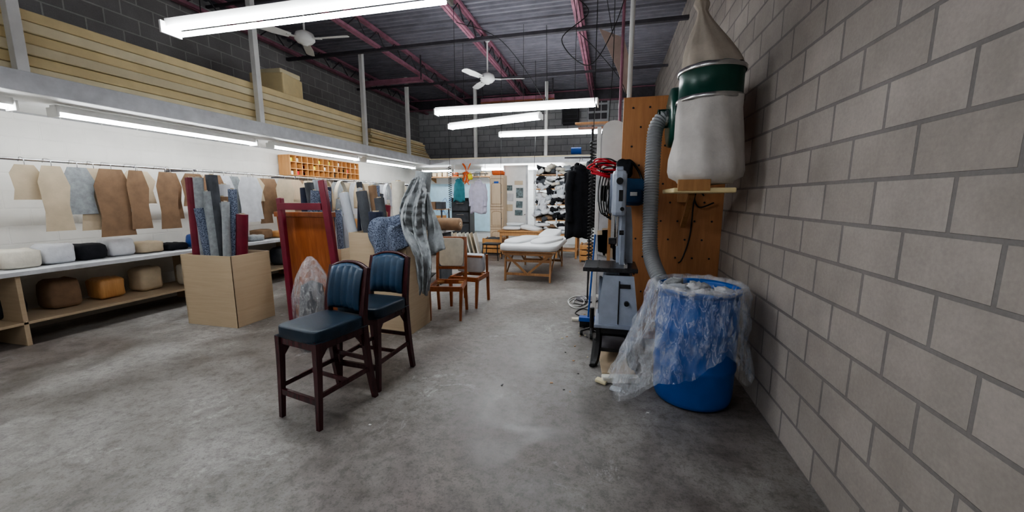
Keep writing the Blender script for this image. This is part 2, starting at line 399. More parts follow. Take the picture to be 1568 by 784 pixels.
def hang(name,x,y,z0,z1,w,m,ry=0,sleeves=True,collar=None):
    g=G(name,(x,y,0),ry)
    H_=z1-z0
    def f(u,v):
        th=2*math.pi*u; zz=z1-v*H_
        wid=w*(.38+.62*min(1,v*4.2))*(1+.12*v); dep=.075+.05*v
        fold=1+.12*math.sin(th*7+v*3)*v
        return V((wid/2*math.cos(th)*fold,dep*math.sin(th)*fold,zz+.03*math.cos(th*3)*v))
    g.grid("body",f,48,14,m,sol=.006)
    if sleeves:
        for sg in(-1,1):
            g.sweep("sleeve_%d"%(sg+1),smooth([(sg*w*.36,0,z1-.1),(sg*w*.52,-.03,z1-.28),(sg*w*.56,-.04,z1-.5),(sg*w*.54,-.06,z1-H_*.78)],6),lambda t:.065-.015*t+.006*math.sin(t*20),m,seg=12)
    g.sweep("collar",smooth([(-.09,-.03,z1-.04),(0,-.07,z1-.05),(.09,-.03,z1-.04),(0,.06,z1+.03)],6,True),.022,collar or m,seg=8,closed=True)
    g.sweep("hanger_hook",smooth([(0,0,z1-.02),(0,0,z1+.08),(.03,0,z1+.12),(.05,0,z1+.08)],5),.004,CHROME,seg=6)
    return g
hang("lab_coat",-3.80,10.95,1.15,2.1,.42,LAV)
hang("apron",-4.42,10.98,1.5,2.15,.3,TEAL,sleeves=False)
hang("black_jacket",-.47,6.0,1.0,2.08,.38,BLKF,ry=40)
hang("black_jacket",-.33,6.6,1.1,2.15,.36,BLKF,ry=50)
g=G("coat_rail"); g.cyl("rail",(-4.6,10.97,2.3),(-3.5,10.97,2.3),.015,CHROME)
for x in(-4.56,-3.6): g.cyl("drop",(x,10.97,2.3),(x,11.0,2.58),.01,CHROME,seg=8)
g=G("orange_harness")
for a in[((-4.26,10.9,2.60),(-4.16,10.86,2.45),(-4.12,10.86,2.2),(-4.2,10.86,2.0)),((-4.02,10.9,2.6),(-4.09,10.86,2.42),(-4.14,10.86,2.15),(-4.06,10.86,1.98)),((-4.24,10.86,2.3),(-4.14,10.84,2.36),(-4.04,10.86,2.3)),((-4.18,10.85,2.3),(-4.22,10.84,2.12),(-4.13,10.84,2.05),(-4.05,10.85,2.15),(-4.1,10.85,2.3))]:
    g.sweep("strap",smooth(a,6),lambda t:.034+.012*math.sin(t*11),ORANGE,seg=8,sq=(1,.4))
g=G("yellow_bag"); g.pad("bag",(-3.98,10.75,2.2),(.13,.1,.15),YEL,noi=.03); g.sweep("handle",smooth([(-4.02,10.75,2.26),(-3.98,10.75,2.34),(-3.94,10.75,2.26)],6),.008,YEL,seg=6)
g=G("arched_panel_cabinet",(-3.27,11.25,0)); g.box("carcass",(0,0,1.15),(.42,.4,2.22),CAB)
for i,z in enumerate((.4,1.0,1.75)):
    h=.5 if i<2 else .8
    g.box("gap_%d"%i,(0,-.203,z),(.40,.008,h+.03),CABD)
    g.box("door_%d"%i,(0,-.21,z),(.38,.025,h),CAB)
    g.poly("groove_%d"%i,[(-.16,-.2225,z-h*.43),(.16,-.2225,z-h*.43),(.16,-.2225,z+h*.28)]+[(.16*math.cos(t*math.pi/8),-.2225,z+h*.28+.08*math.sin(t*math.pi/8)) for t in range(1,8)]+[(-.16,-.2225,z+h*.28)],(0,-.003,0),CABD,bev=0)
    g.poly("raised_panel_%d"%i,[(-.14,-.225,z-h*.4),(.14,-.225,z-h*.4),(.14,-.225,z+h*.28)]+[(.14*math.cos(t*math.pi/8),-.225,z+h*.28+.06*math.sin(t*math.pi/8)) for t in range(1,8)]+[(-.14,-.225,z+h*.28)],(0,-.012,0),CAB)
    g.cyl("knob_%d"%i,(.16,-.22,z),(.16,-.25,z),.012,CHROME,seg=10)
g.box("label",(0,-.24,2.05),(.14,.01,.06),BLUE)
g.pad("bundle_on_top",(0,-.02,2.33),(.36,.3,.14),ORANGE,p=4,noi=.04)
g=G("white_display_board",(-2.82,11.6,0)); g.box("slab",(0,0,1.3),(.76,.05,2.55),WHITE); g.box("stile_l",(-.35,-.03,1.3),(.06,.02,2.55),WGREY); g.box("stile_r",(.35,-.03,1.3),(.06,.02,2.55),WGREY)
for i,(x,z,a,b) in enumerate([(-.2,1.9,.2,.16),(.1,2.05,.26,.12),(.13,1.75,.22,.3),(-.18,1.62,.22,.22),(.12,1.4,.2,.2),(-.2,1.3,.22,.2),(.1,1.15,.24,.16)]):
    g.box("photo_%d"%i,(x,-.045,z),(a,.008,b),[GLOSS,BEIGE,GLOSS,WGREY][i%4],rot=(0,random.uniform(-4,4),0))
g.cyl("handle",(.3,-.05,1.1),(.3,-.09,1.1),.02,CHROME)
g=G("fabric_shelf",(-1.5,11.42,0))
for x in(-.62,.0,.62):
    for y in(-.3,.3): g.box("upright",(x,y,1.2),(.04,.04,2.4),WGREY)
for i,z in enumerate((.5,.95,1.4,1.85,2.25)): g.box("shelf_%d"%i,(0,0,z),(1.3,.62,.03),OAK)
for z in(.53,.98,1.43,1.88,2.28):
    for i in range(7):
        x=-.5+i*.165; h=.0
        for k in range(3 if z<2.2 else 2):
            d=(.2+.1*random.random(),.5+.2*random.random(),.09+.05*random.random())
            g.pad("folded_fabric",(x+random.uniform(-.04,.04),-.06+random.uniform(-.12,.05),z+h+.05),d,random.choice([WCLOTH,WCLOTH,BLKF,BLKF,LGREY,WHITE,DGREY,LBEIGE,BROWNF]),p=3.2,rot=(random.uniform(-12,12),random.uniform(-30,30),random.uniform(-25,25)),noi=.06,seed=random.random()*50,N=8)
            h+=d[2]*.85
for i in range(5):
    x=-.55+i*.25; z0=1.3+.2*i%1.0
    g.grid("hanging_cloth_%d"%i,lambda u,v,x=x,z0=z0:V((x+u*.28+.03*math.sin(v*5),-.36-.03*math.sin(u*9+v*2),z0+.35-v*.42+.05*math.sin(u*6))),14,10,[WCLOTH,BLKF,LGREY,BLKF,WCLOTH][i])
# ------------------------------------------------------------------ work tables
g=G("massage_table",(-1.50,8.05,0))
W,Ln=1.14,2.1
g.box("rail_front",(0,-.95,.545),(.96,.03,.07),OAKD); g.box("rail_back",(0,.95,.545),(.96,.03,.07),OAKD)
for x in(-.46,.46): g.box("rail_side",(x,0,.545),(.03,1.9,.07),OAKD)
g.box("deck",(0,0,.59),(1.08,2.05,.02),OAKD)
g.pad("cushion_base",(0,0,.655),(W,Ln,.13),VINYL,p=9,N=18)
g.pad("cushion_left",(-.27,-.25,.73),(.46,1.15,.12),VINYL,p=3.2,rot=(0,0,-10),N=16); g.pad("cushion_right",(.27,-.2,.73),(.44,1.2,.12),VINYL,p=3.2,rot=(0,0,-12),N=16)
g.pad("cushion_rear",(.2,.6,.78),(.42,.7,.15),VINYL,p=4,rot=(10,0,-10),N=16)
for x in(-.44,.44):
    for y in(-.92,.9):
        g.bar("leg",(x*1.0,y*1.02,0),(x,y*.96,.56),.055,.035,OAKD,up=(1,0,0))
    g.bar("brace_a",(x,-.9,.1),(x,-.1,.55),.02,.045,OAKD); g.bar("brace_b",(x,.88,.1),(x,.05,.55),.02,.045,OAKD)
for y in(-.92,.9):
    g.bar("stretcher",(-.44,y,.14),(.44,y,.14),.02,.05,OAKD)
    g.bar("v_brace_l",(-.42,y-.01,.52),(0,y-.01,.14),.02,.045,OAKD); g.bar("v_brace_r",(.42,y-.01,.52),(0,y-.01,.14),.02,.045,OAKD)
    g.bar("upper_stretcher",(-.44,y,.40),(.44,y,.40),.02,.045,OAKD)
g=G("upholstery_table",(-2.25,10.35,0))
g.box("top",(0,0,.71),(1.35,.8,.04),OAK); g.box("apron",(0,-.36,.64),(1.25,.03,.1),OAK)
for x in(-.6,.6):
    for y in(-.33,.33): g.box("leg",(x,y,.345),(.06,.06,.69),OAK)
g.bar("brace_1",(-.58,-.36,.1),(0,-.36,.6),.02,.05,OAK); g.bar("brace_2",(.58,-.36,.1),(0,-.36,.6),.02,.05,OAK)
g.pad("cushion_1",(-.35,-.05,.78),(.5,.55,.1),VINYL,p=4,rot=(0,0,10)); g.pad("cushion_2",(.2,-.1,.79),(.55,.5,.12),VINYL,p=4,rot=(0,8,-12)); g.pad("cushion_3",(.45,.12,.87),(.4,.45,.09),VINYL,p=4,rot=(0,0,22)); g.pad("cushion_4",(-.3,.1,.88),(.5,.3,.09),VINYL,p=4,rot=(0,0,-18))
g=G("side_table",(-1.1,10.5,0)); g.box("top",(0,0,.62),(.62,.7,.04),OAK)
for x in(-.26,.26):
    for y in(-.3,.3): g.box("leg",(x,y,.3),(.05,.05,.6),OAK)
g.box("shelf",(0,0,.2),(.56,.6,.03),OAK); g.pad("grey_cushion",(0,0,.69),(.6,.6,.1),LGREY,p=5); g.pad("grey_cushion_b",(0,.02,.78),(.5,.5,.08),WCLOTH,p=5,rot=(0,0,15))
def crate(x,y,fill):
    g=G("wooden_crate",(x,y,0))
    for z in(.1,.24,.38):
        for yy in(-.22,.22): g.box("slat",(0,yy,z),(.56,.02,.11),ORW)
        for xx in(-.28,.28): g.box("slat_end",(xx,0,z),(.02,.42,.11),ORW)
    for xx in(-.26,.26):
        for yy in(-.2,.2): g.box("corner",(xx,yy,.23),(.04,.03,.46),OAK)
    g.pad("scraps",(0,0,.36),(.46,.36,.2),fill,noi=.05)
crate(-.42,9.9,BROWNF); crate(-3.24,10.65,DGREY)
g=G("black_stool",(-2.95,9.5,0))
g.box("seat",(0,0,.42),(.42,.34,.04),BLACK,bev=.015)
for x in(-.19,.19):
    for y in(-.15,.15): g.bar("leg",(x*1.15,y*1.2,0),(x,y,.42),.022,.022,BLACK)
g.bar("rail_1",(-.2,-.16,.15),(.2,-.16,.15),.018,.018,BLACK); g.bar("rail_2",(-.2,.16,.15),(.2,.16,.15),.018,.018,BLACK)
g=G("leaning_foam_sheets",(-4.05,10.3,0))
for i in range(7): g.box("sheet_%d"%i,(-.32+i*.115,.0+.02*i,.31),(.035,.5,.60),[FOAMW,BEIGE,FOAMW,LBEIGE][i%4],rot=(0,-13,12),bev=.004)
g=G("black_tool_cabinet",(-4.55,11.6,0)); g.box("body",(0,0,.85),(.6,.45,1.5),BLACK,bev=.01)
for i in range(4): g.box("drawer_%d"%i,(0,-.235,.3+i*.35),(.54,.02,.3),DGREY); g.bar("pull_%d"%i,(-.12,-.26,.38+i*.35),(.12,-.26,.38+i*.35),.015,.015,CHROME)
for x in(-.25,.25):
    for y in(-.18,.18): g.cyl("caster",(x-.02,y,.05),(x+.02,y,.05),.05,BLACK,seg=14)
g=G("storage_rack",(-4.85,10.1,0))
for x in(-.35,.35):
    for y in(-.25,.25): g.box("post",(x,y,.65),(.035,.035,1.3),DSTEEL)
for z in(.1,.5,.9,1.28): g.box("shelf",(0,0,z),(.74,.54,.02),OAK)
for z in(.11,.51,.91,1.29):
    for i in range(4):
        g.box("carton",(-.26+i*.17,-.05,z+.1),(.15,.35,.18+.04*random.random()),random.choice([BROWNF,BEIGE,ORW,BLACK,DGREY,WGREY,ORANGE]),bev=.006)
g=G("sewing_bench",(-3.45,6.75,0)); g.box("top",(0,0,.98),(1.0,.6,.04),WGREY)
for x in(-.42,.42): g.box("frame",(x,0,.5),(.05,.5,.94),DGREY); g.box("foot",(x,0,.03),(.08,.6,.05),BLACK)
g.box("motor",(.1,0,.75),(.3,.25,.25),DGREY,bev=.03); g.box("drawer",(-.2,-.22,.88),(.35,.1,.14),OAK); g.box("treadle",(0,-.1,.12),(.4,.28,.02),BLACK,rot=(12,0,0))
g=G("brown_fabric_roll"); g.lathe("roll",[(0,-.5),(.03,-.5),(.035,-.5),(.11,-.5),(.115,-.48),(.115,.48),(.11,.5),(.03,.5),(0,.49)],BROWNF,(-3.15,6.6,1.12),axis='x'); g.lathe("core",[(.02,-.505),(.035,-.505),(.035,.505),(.02,.505)],BEIGE,(-3.15,6.6,1.12),axis='x')
# ------------------------------------------------------------------ left wall items
g=G("pigeonhole_shelf",(-6.72,0,0))
y0,y1,z0,z1=6.9,9.2,2.08,2.5
for i in range(15): g.box("divider",(0,y0+(y1-y0)*i/14,(z0+z1)/2),(.3,.012,z1-z0),ORW)
for i in range(4): g.box("shelf",(0,(y0+y1)/2,z0+(z1-z0)*i/3),(.3,y1-y0,.014),ORW)
for i in range(24): g.box("contents",(-.02,y0+(y1-y0)*(random.randrange(14)+.5)/14,z0+.055+random.randrange(3)*.14),(.22,.1,.08),random.choice([WHITE,RED,BEIGE,BLACK,YEL]),bev=.01)
g=G("pattern_rail"); g.cyl("rail",(-6.3,2.6,2.02),(-6.3,12.2,2.02),.016,CHROME,seg=10)
for y in(2.7,4.7,6.7,8.6,10.4,12.1): g.bar("arm",(-6.88,y,2.02),(-6.28,y,2.02),.03,.03,DSTEEL)
g2=G("hanging_pattern_templates")
for i in range(50):
    y=2.9+i*.18+random.uniform(-.05,.05); w=.28+.25*random.random(); h=.35+.5*random.random(); m=random.choice([BEIGE,BEIGE,LBEIGE,WCLOTH,GREYF,BROWNF,CAB]); x=-6.25+random.uniform(-.08,.15)
    out=[(-w*.3,0),(-w*.5,-h*.25),(-w*.42,-h*.7),(-w*.5,-h),(w*.45,-h),(w*.38,-h*.6),(w*.5,-h*.3),(w*.28,0)]
    g2.poly("template",[(x,y+q*.9,1.96+z) for q,z in out],(.006,0,0),m,bev=0)
    g2.sweep("hook",smooth([(x,y,1.94),(x,y,2.02),(-6.3,y,2.045),(-6.33,y,2.0)],4),.004,CHROME,seg=5)
for i,y in enumerate((7.2,7.7,8.4,9.0,9.6)):
    pts=smooth([(-6.0,y-.2,1.35),(-6.0,y-.17,1.75),(-6.0,y,1.98),(-6.0,y+.17,1.75),(-6.0,y+.2,1.35)],6)
    g2.sweep("arch_%d"%i,pts,.05,[BEIGE,LBEIGE,BEIGE,GREYF,WCLOTH][i],seg=8,sq=(.15,1)); g2.bar("arm_%d"%i,(-6.3,y,2.0),(-6.0,y,2.0),.01,.01,CHROME)
g=G("work_counter",(-6.45,0,0)); g.box("top",(0,6.6,.80),(.8,12.6,.05),WGREY)
for y in(.5,2.6,4.6,6.6,8.6,10.6,12.7): g.box("panel",(0,y,.39),(.7,.04,.78),PLYT)
g.box("lower_shelf",(0,6.6,.25),(.7,12.2,.03),PLYT)
for i in range(62):
    y=.5+(i%38)*.32; h=.1+.16*random.random(); lo=i>=38
    if lo: y=.8+(i-38)*.46; h+=.12
    g.pad("clutter",(random.uniform(-.15,.2),y,(.27 if lo else .825)+h/2),(.3,.3,h),random.choice([WCLOTH,BEIGE,BLKF,BLUE,LBEIGE,GREYF,ORW,BROWNF,DGREY]),p=5,noi=.02,seed=i,N=8)
def coil(name,x,y,z0,z1,r,n,m,rt=.006,zt=None):
    g=G(name); N=n*12
    pts=[(x+r*math.cos(2*math.pi*i/12),y+r*math.sin(2*math.pi*i/12),z0+(z1-z0)*i/N) for i in range(N+1)]
    g.sweep("coil",pts,rt,m,seg=6)
    if zt: g.cyl("lead",(x,y,z1),(x,y,zt),.006,m,seg=6); g.cyl("coupler",(x,y,z0-.08),(x,y,z0+.02),.012,CHROME,seg=8)
coil("coiled_air_hose",-4.55,10.6,1.3,2.5,.045,20,WIRE,.008,4.6)
coil("coiled_air_hose",-.25,5.4,.75,2.35,.04,34,WIRE,.008,4.6)
g=G("hanging_power_cord")
for (x,y,z) in[(-2.35,8.3,.9),(-1.72,8.9,1.2),(-1.2,7.2,3.1),(-.05,5.2,2.2)]: g.sweep("cord",smooth([(x,y,4.6),(x+.02,y,3.4),(x-.01,y,2.2 if z<2 else z+.3),(x,y,z)],6),.005,WIRE,seg=5)
g.sweep("cord_loop",smooth([(-.65,6.2,4.55),(-.4,6.0,4.2),(-.75,5.8,3.8),(-.35,5.7,3.4),(0,5.6,3.9),(.1,5.3,4.4),(-.3,5.0,4.6)],8),.007,WIRE,seg=6)
g.sweep("cord_swag",smooth([(-2.65,6.6,4.55),(-1.9,6.8,4.25),(-1.2,7.0,3.3),(-1.25,7.0,3.1)],8),.006,WIRE,seg=6)
g.sweep("cord_swag_b",smooth([(-.65,7.4,4.5),(-.3,6.6,3.9),(.05,6.0,3.3),(.15,5.4,2.9)],8),.006,WIRE,seg=6)
# ------------------------------------------------------------------ fabric bin
bx0,bx1,by0,by1,bz=-2.95,-2.22,3.88,4.42,1.2
def plybin(name,bx0,bx1,by0,by1,bz):
    g=G(name)
    g.box("front",((bx0+bx1)/2,by0+.009,bz/2),(bx1-bx0,.018,bz),PLYT,bev=.002); g.box("back",((bx0+bx1)/2,by1,bz/2),(bx1-bx0,.018,bz),PLYT,bev=.002)
    g.box("side_r",(bx1-.009,(by0+by1)/2,bz/2),(.018,by1-by0-.01,bz),PLYT,bev=.002); g.box("side_l",(bx0,(by0+by1)/2,bz/2),(.018,by1-by0,bz),PLYT,bev=.002)
    g.box("bottom",((bx0+bx1)/2,(by0+by1)/2,.05),(bx1-bx0-.04,by1-by0-.03,.02),PLYT)
    return g
plybin("plywood_fabric_bin",bx0,bx1,by0,by1,bz)
def roll(g,n,b,t,r,m,core=True):
    b,t=V(b),V(t); d=(t-b).normalized()
    g.sweep(n,[b,b+(t-b)*.3,t-d*.004,t],lambda q:r if q<.99 else r*.96,m,seg=22,sm=False)
    if core: g.sweep(n+"_core",[t-d*.01,t+d*.012],r*.42,BEIGE,seg=14,sm=False); g.sweep(n+"_bore",[t,t+d*.014],r*.32,BLACK,seg=14,sm=False)
g=G("fabric_rolls")
R=[("roll_grey",(-2.85,4.1,.1),(-3.12,4.05,1.66),.055,LGREY),("roll_charcoal",(-2.78,4.2,.1),(-2.98,4.2,1.68),.065,DGREY),("roll_brown",(-2.72,4.3,.1),(-2.92,4.34,1.75),.05,BROWNF),("roll_navy",(-2.66,4.05,.1),(-2.66,4.0,1.44),.085,NAVY),
("roll_black",(-2.6,4.25,.1),(-2.74,4.2,1.6),.06,DGREY),("roll_tan",(-2.52,4.3,.1),(-2.6,4.36,1.78),.055,BROWNF),("roll_cream",(-2.43,4.1,.1),(-2.40,4.08,1.79),.075,LBEIGE),("roll_grey_b",(-2.38,4.3,.1),(-2.28,4.34,1.72),.06,WGREY)]
for n,b,t,r,m in R: roll(g,n,b,t,r,m)
roll(g,"roll_fleece",(-2.36,4.15,.2),(-2.13,4.2,1.9),.095,GREYF,False)
g=G("grey_fleece_throw")
def f(u,v):
    path=smooth([(-2.13,4.08,1.84),(-2.13,3.98,1.68),(-2.12,3.88,1.48),(-2.07,3.84,1.22),(-1.98,3.82,.95),(-1.99,3.84,.55)],6)
    i=min(int(v*(len(path)-1)),len(path)-1); p=path[i]
    w=.10+.17*math.sin(min(v*1.4,1)*math.pi*.75)
    w*=1-.6*max(0,v-.7)/.3
    x=(u-.5)*w
    n=noise.noise(V((u*5,v*4,1))); n2=noise.noise(V((u*13,v*8,4)))
    return V((p.x+x*.9+.012*math.sin(v*9)+.03*n,p.y+x*.45-.022*math.sin(u*15+v*8)-.01*math.sin(u*31+v*9)-.05*n-.02*n2,p.z+.04*math.sin(u*8)*v-.05*abs(u-.5)))
g.grid("throw",f,60,48,GREYF,sol=.012)
def f2(u,v):
    x=-2.07+.17*v+(u-.5)*(.06+.15*v); n=noise.noise(V((u*4,v*5,7))); return V((x*.99+.03*n,3.98+.1*(1-v)-.022*math.sin(u*13+v*7)-.05*n,1.66-v*.72+.1*u*v))
g.grid("throw_fold",f2,40,30,GREYF,sol=.012)
g=G("tweed_blanket")
def f3(u,v):
    x=-2.62+u*.42
    if v<.45: y=4.08-(v/.45)*.25; z=1.26+.08*math.sin(v/.45*math.pi*.8)+.04*math.sin(u*7)
    else: y=3.83-.03*math.sin(u*11); z=1.29-(v-.45)/.55*(.32+.1*math.sin(u*5))
    return V((x+.03*math.sin(v*8),y-.02*math.sin(u*15+v*5),z+.02*math.sin(u*12+v*7)))
g.grid("blanket",f3,36,26,TWEED,sol=.03)
g.pad("roll_of_tweed",(-2.40,3.95,1.32),(.34,.2,.14),TWEED,p=3,rot=(0,-15,10),noi=.03)
g=G("maroon_bed_frame")
g.bar("post_right",(-3.0,3.78,.0),(-3.22,3.82,1.8),.08,.06,MAROON,bev=.01); g.bar("post_left",(-3.75,3.78,0),(-3.83,3.82,1.6),.07,.06,MAROON,bev=.01)
for z in(.35,1.5): g.bar("rail",(-3.05-.12*z,3.8,z),(-3.77-.05*z,3.8,z),.04,.08,MAROON)
g=G("wooden_headboard"); g.box("panel",(-3.62,4.0,.7),(.8,.04,1.4),CHAIRW,rot=(4,0,0)); g.box("cap",(-3.62,3.95,1.4),(.84,.07,.06),CHAIRW)
g=G("plastic_wrapped_bundle")
g.lathe("wrap",[(.12,0),(.17,.1),(.18,.35),(.17,.6),(.14,.8),(.06,.95),(.02,1.0)],CLEAR2,(-3.0,3.3,0),wob=.25); g.lathe("contents",[(0,.02),(.12,.02),(.13,.4),(.10,.7),(0,.75)],DGREY,(-3.0,3.3,0),wob=.1)
for k,(x0,y0_) in enumerate([(-5.2,3.6),(-5.0,5.0),(-4.9,6.3),(-4.35,4.5)]):
    g=plybin("fabric_roll_bin",x0,x0+.78,y0_,y0_+.55,.9)
    for i in range(12):
        bx=x0+.1+.58*random.random(); by=y0_+.1+.35*random.random()
        roll(g,"roll",(bx,by,.1),(bx+random.uniform(-.12,.15),by+random.uniform(-.1,.1),1.3+.6*random.random()),.04+.035*random.random(),random.choice([GREYF,DGREY,LBEIGE,BROWNF,NAVY,LGREY,WCLOTH,TWEED,MAROON]))
# ------------------------------------------------------------------ bar stools
def barstool(x,y,rz):
    g=G("bar_stool",(x,y,0),rz)
    for s in(-1,1):
        g.leg("rear_leg",[(s*.2,.27,0),(s*.195,.225,.3),(s*.19,.205,.62),(s*.195,.215,.8),(s*.19,.27,1.06)],lambda t:.026+.006*math.sin(t*math.pi),MAHOG)
        g.leg("front_leg",[(s*.2,-.245,0),(s*.198,-.225,.35),(s*.195,-.215,.62)],lambda t:.022+.012*t,MAHOG)
        g.bar("side_stretcher",(s*.2,.24,.26),(s*.2,-.23,.24),.02,.035,MAHOG)
        g.bar("side_apron",(s*.192,.2,.595),(s*.192,-.2,.595),.024,.07,MAHOG)
        g.poly("corner_bracket",[(s*.192,.19,.56),(s*.192,.12,.56),(s*.192,.19,.46)],(.015*-s,0,0),MAHOG)
        g.poly("corner_bracket",[(s*.192,-.2,.56),(s*.192,-.13,.56),(s*.192,-.2,.47)],(.015*-s,0,0),MAHOG)
    g.bar("front_apron",(-.19,-.213,.595),(.19,-.213,.595),.024,.07,MAHOG); g.bar("rear_apron",(-.19,.205,.595),(.19,.205,.595),.024,.07,MAHOG)
    g.bar("footrest",(-.2,-.235,.2),(.2,-.235,.2),.025,.045,MAHOG); g.bar("rear_stretcher",(-.2,.24,.33),(.2,.24,.33),.02,.035,MAHOG)
    g.bar("cross_stretcher",(-.2,.02,.25),(.2,.02,.25),.02,.03,MAHOG)
    g.pad("seat",(0,-.01,.655),(.43,.46,.11),LEATH,p=7,N=18)
    g.sweep("seat_piping",[(a*.21,b*.225-.01,.62) for a,b in((-1,-1),(1,-1),(1,1),(-1,1))],.006,LEATH,seg=6,closed=True)
    def fb(u,v):
        X=(u-.5)*2; z=.735+v*(.315+.035*(1-X*X)); yy=.205+.065*v*v
        e=min(1,min(u,1-u)*9,min(v,1-v)*7)
        return V((X*.172,yy-.02-.02*e+.045*(1-X*X)*.6-.006*abs(math.sin(u*math.pi*5)),z))
    g.grid("back_pad",fb,50,14,LEATH2,sol=.012)
    def fb2(u,v):
        X=(u-.5)*2; z=.73+v*(.32+.035*(1-X*X)); return V((X*.175,.225+.065*v*v+.045*(1-X*X)*.6,z))
    g.grid("back_shell",fb2,20,10,MAHOG,sol=.02)
    pts=smooth([(-.195,.275,1.05),(-.1,.29,1.085),(0,.295,1.095),(.1,.29,1.085),(.195,.275,1.05)],6)
    g.sweep("crest_rail",pts,.017,MAHOG,seg=8,sq=(1,.8))
barstool(-2.05,2.34,-11.5); barstool(-2.0,2.90,-4)
def chairframe(name,x,y,rz,back):
    g=G(name,(x,y,0),rz)
    for s in(-1,1):
        g.leg("front_leg",[(s*.20,-.25,0),(s*.205,-.24,.2),(s*.215,-.235,.44)],lambda t:.02+.012*t,CHAIRW)
        if back: g.leg("rear_leg",[(s*.2,.28,0),(s*.2,.235,.25),(s*.2,.225,.46),(s*.2,.27,.8),(s*.19,.33,1.05)],.026,CHAIRW)
        else: g.leg("rear_leg",[(s*.2,.26,0),(s*.2,.235,.25),(s*.2,.225,.46)],.026,CHAIRW)
        g.bar("side_rail",(s*.21,-.24,.425),(s*.2,.23,.425),.03,.065,CHAIRW)
        g.poly("corner_block",[(s*.2,-.22,.44),(s*.1,-.22,.44),(s*.2,-.12,.44)],(0,0,-.03),ORW)
        g.poly("corner_block",[(s*.2,.2,.44),(s*.1,.2,.44),(s*.2,.1,.44)],(0,0,-.03),ORW)
    g.bar("front_rail",(-.21,-.238,.425),(.21,-.238,.425),.03,.065,CHAIRW); g.bar("rear_rail",(-.2,.228,.425),(.2,.228,.425),.03,.065,CHAIRW)
    if back:
        g.bar("crest",(-.2,.33,1.03),(.2,.33,1.03),.03,.05,CHAIRW); g.bar("lower_rail",(-.2,.25,.62),(.2,.25,.62),.025,.04,CHAIRW)
        g.pad("back_panel",(0,.275,.84),(.35,.06,.4),LBEIGE,p=7,rot=(-10,0,0))
    else:
        g.pad("grey_seat_pad",(-.03,.12,.61),(.42,.14,.28),LGREY,p=9,rot=(4,0,3)); g.bar("pad_rail",(-.23,.05,.72),(.18,.05,.72),.03,.03,CHAIRW)
        g.bar("arm_post",(.2,.2,.45),(.2,.2,.74),.03,.03,CHAIRW); g.bar("arm_post_b",(-.2,.2,.45),(-.2,.2,.74),.03,.03,CHAIRW)
chairframe("dining_chair_frame",-2.1,4.76,12,True); chairframe("dining_chair_frame",-2.03,5.41,-3,False)
# ------------------------------------------------------------------ right: plywood partition
g=G("wall_partition"); g.box("plywood_sheet",((.1+XR)/2,4.5,1.33),(XR-.1,.025,2.66),PLY); g.bar("stud",(.125,4.54,0),(.125,4.54,2.66),.05,.05,PLYT)
for i in range(6):
    for j in range(13):
        x=.2+i*.17+(.085 if j%2 else 0); z=.15+j*.2
        if x<1.1: g.cyl("t_nut",(x,4.489,z),(x,4.483,z),.011,IRON,seg=8)
g=G("pegboard_rack"); g.box("board",(.35,5.25,1.35),(1.0,.03,2.1),WGREY); g.box("post",(-.17,5.25,1.25),(.05,.05,2.5),WHITE); g.box("post_b",(.82,5.25,1.25),(.05,.05,2.5),WHITE)
for i in range(22):
    x=-.12+random.random()*.3; z=1.0+random.random()*1.25; w=.08+.14*random.random(); h=.15+.25*random.random()
    g.poly("hung_template",[(x-w/2,5.2,z),(x+w/2,5.2,z+.02),(x+w*.3,5.2,z-h),(x-w*.4,5.2,z-h*.9)],(0,-.008,0),random.choice([WCLOTH,BEIGE,WGREY,BLKF,LGREY,BLKF]),bev=0)
g=G("white_arched_board"); pts=[(-.12,4.85,1.75),(.14,4.85,1.75),(.14,4.85,2.4)]+[(.01+.13*math.cos(t*math.pi/8),4.85,2.4+.1*math.sin(t*math.pi/8)) for t in range(1,8)]+[(-.12,4.85,2.4)]
g.poly("board",pts,(0,.02,0),WHITE); g.bar("support",(.0,4.9,0),(.0,4.9,2.3),.04,.04,OAK)
g=G("orange_plank_rack"); g.bar("plank",(-.55,6.2,2.72),(.1,6.0,2.68),.12,.03,ORW); g.bar("plank_b",(-.5,6.0,2.62),(.05,5.9,2.6),.05,.03,CHAIRW)
g.cyl("rod",(-.3,6.05,0),(-.3,6.05,2.66),.014,DSTEEL); g.bar("hang_arm",(-.7,6.0,2.2),(.0,6.1,2.2),.02,.02,DSTEEL); g.cyl("spool",(-.6,6.0,2.3),(-.45,6.0,2.3),.05,BLUE); g.cyl("base",(-.3,6.05,0),(-.3,6.05,.02),.18,DSTEEL)
g=G("electrical_conduit"); g.cyl("pipe",(.17,5.0,2.1),(.17,5.0,4.95),.028,WHITE); g.cyl("pipe_b",(.08,5.6,2.1),(.08,5.6,4.95),.02,PURP,seg=12); g.box("junction_box",(.17,5.0,2.1),(.1,.07,.14),WGREY)
g=G("leaning_mdf_panel"); g.poly("panel",[(-.24,6.0,3.97),(.1,6.0,3.82),(.19,6.0,3.5),(.22,6.0,3.03),(.14,6.0,3.1),(.03,6.0,3.4)],(0,.02,0),MDF); g.cyl("hook_wire",(-.05,6.0,3.85),(-.2,6.0,4.6),.005,WIRE,seg=5); g.cyl("hook_wire_b",(.1,6.0,3.8),(.1,6.0,4.9),.005,WIRE,seg=5)
g=G("red_cable_bundle")
for i in range(9):
    c=V((-.02+random.uniform(-.08,.08),4.6,1.93+random.uniform(-.05,.05))); a=random.uniform(0,3)
    pts=[c+V((.15*math.cos(t)*(1+.2*math.sin(3*t+i)),.04*math.sin(t*2+a),.06*math.sin(t)*(1+.3*math.cos(2*t+a)))) for t in[2*math.pi*k/20 for k in range(20)]]
    g.sweep("loop_%d"%i,smooth(pts,2,True),.009,RED if i<6 else BLACK,seg=6,closed=True)
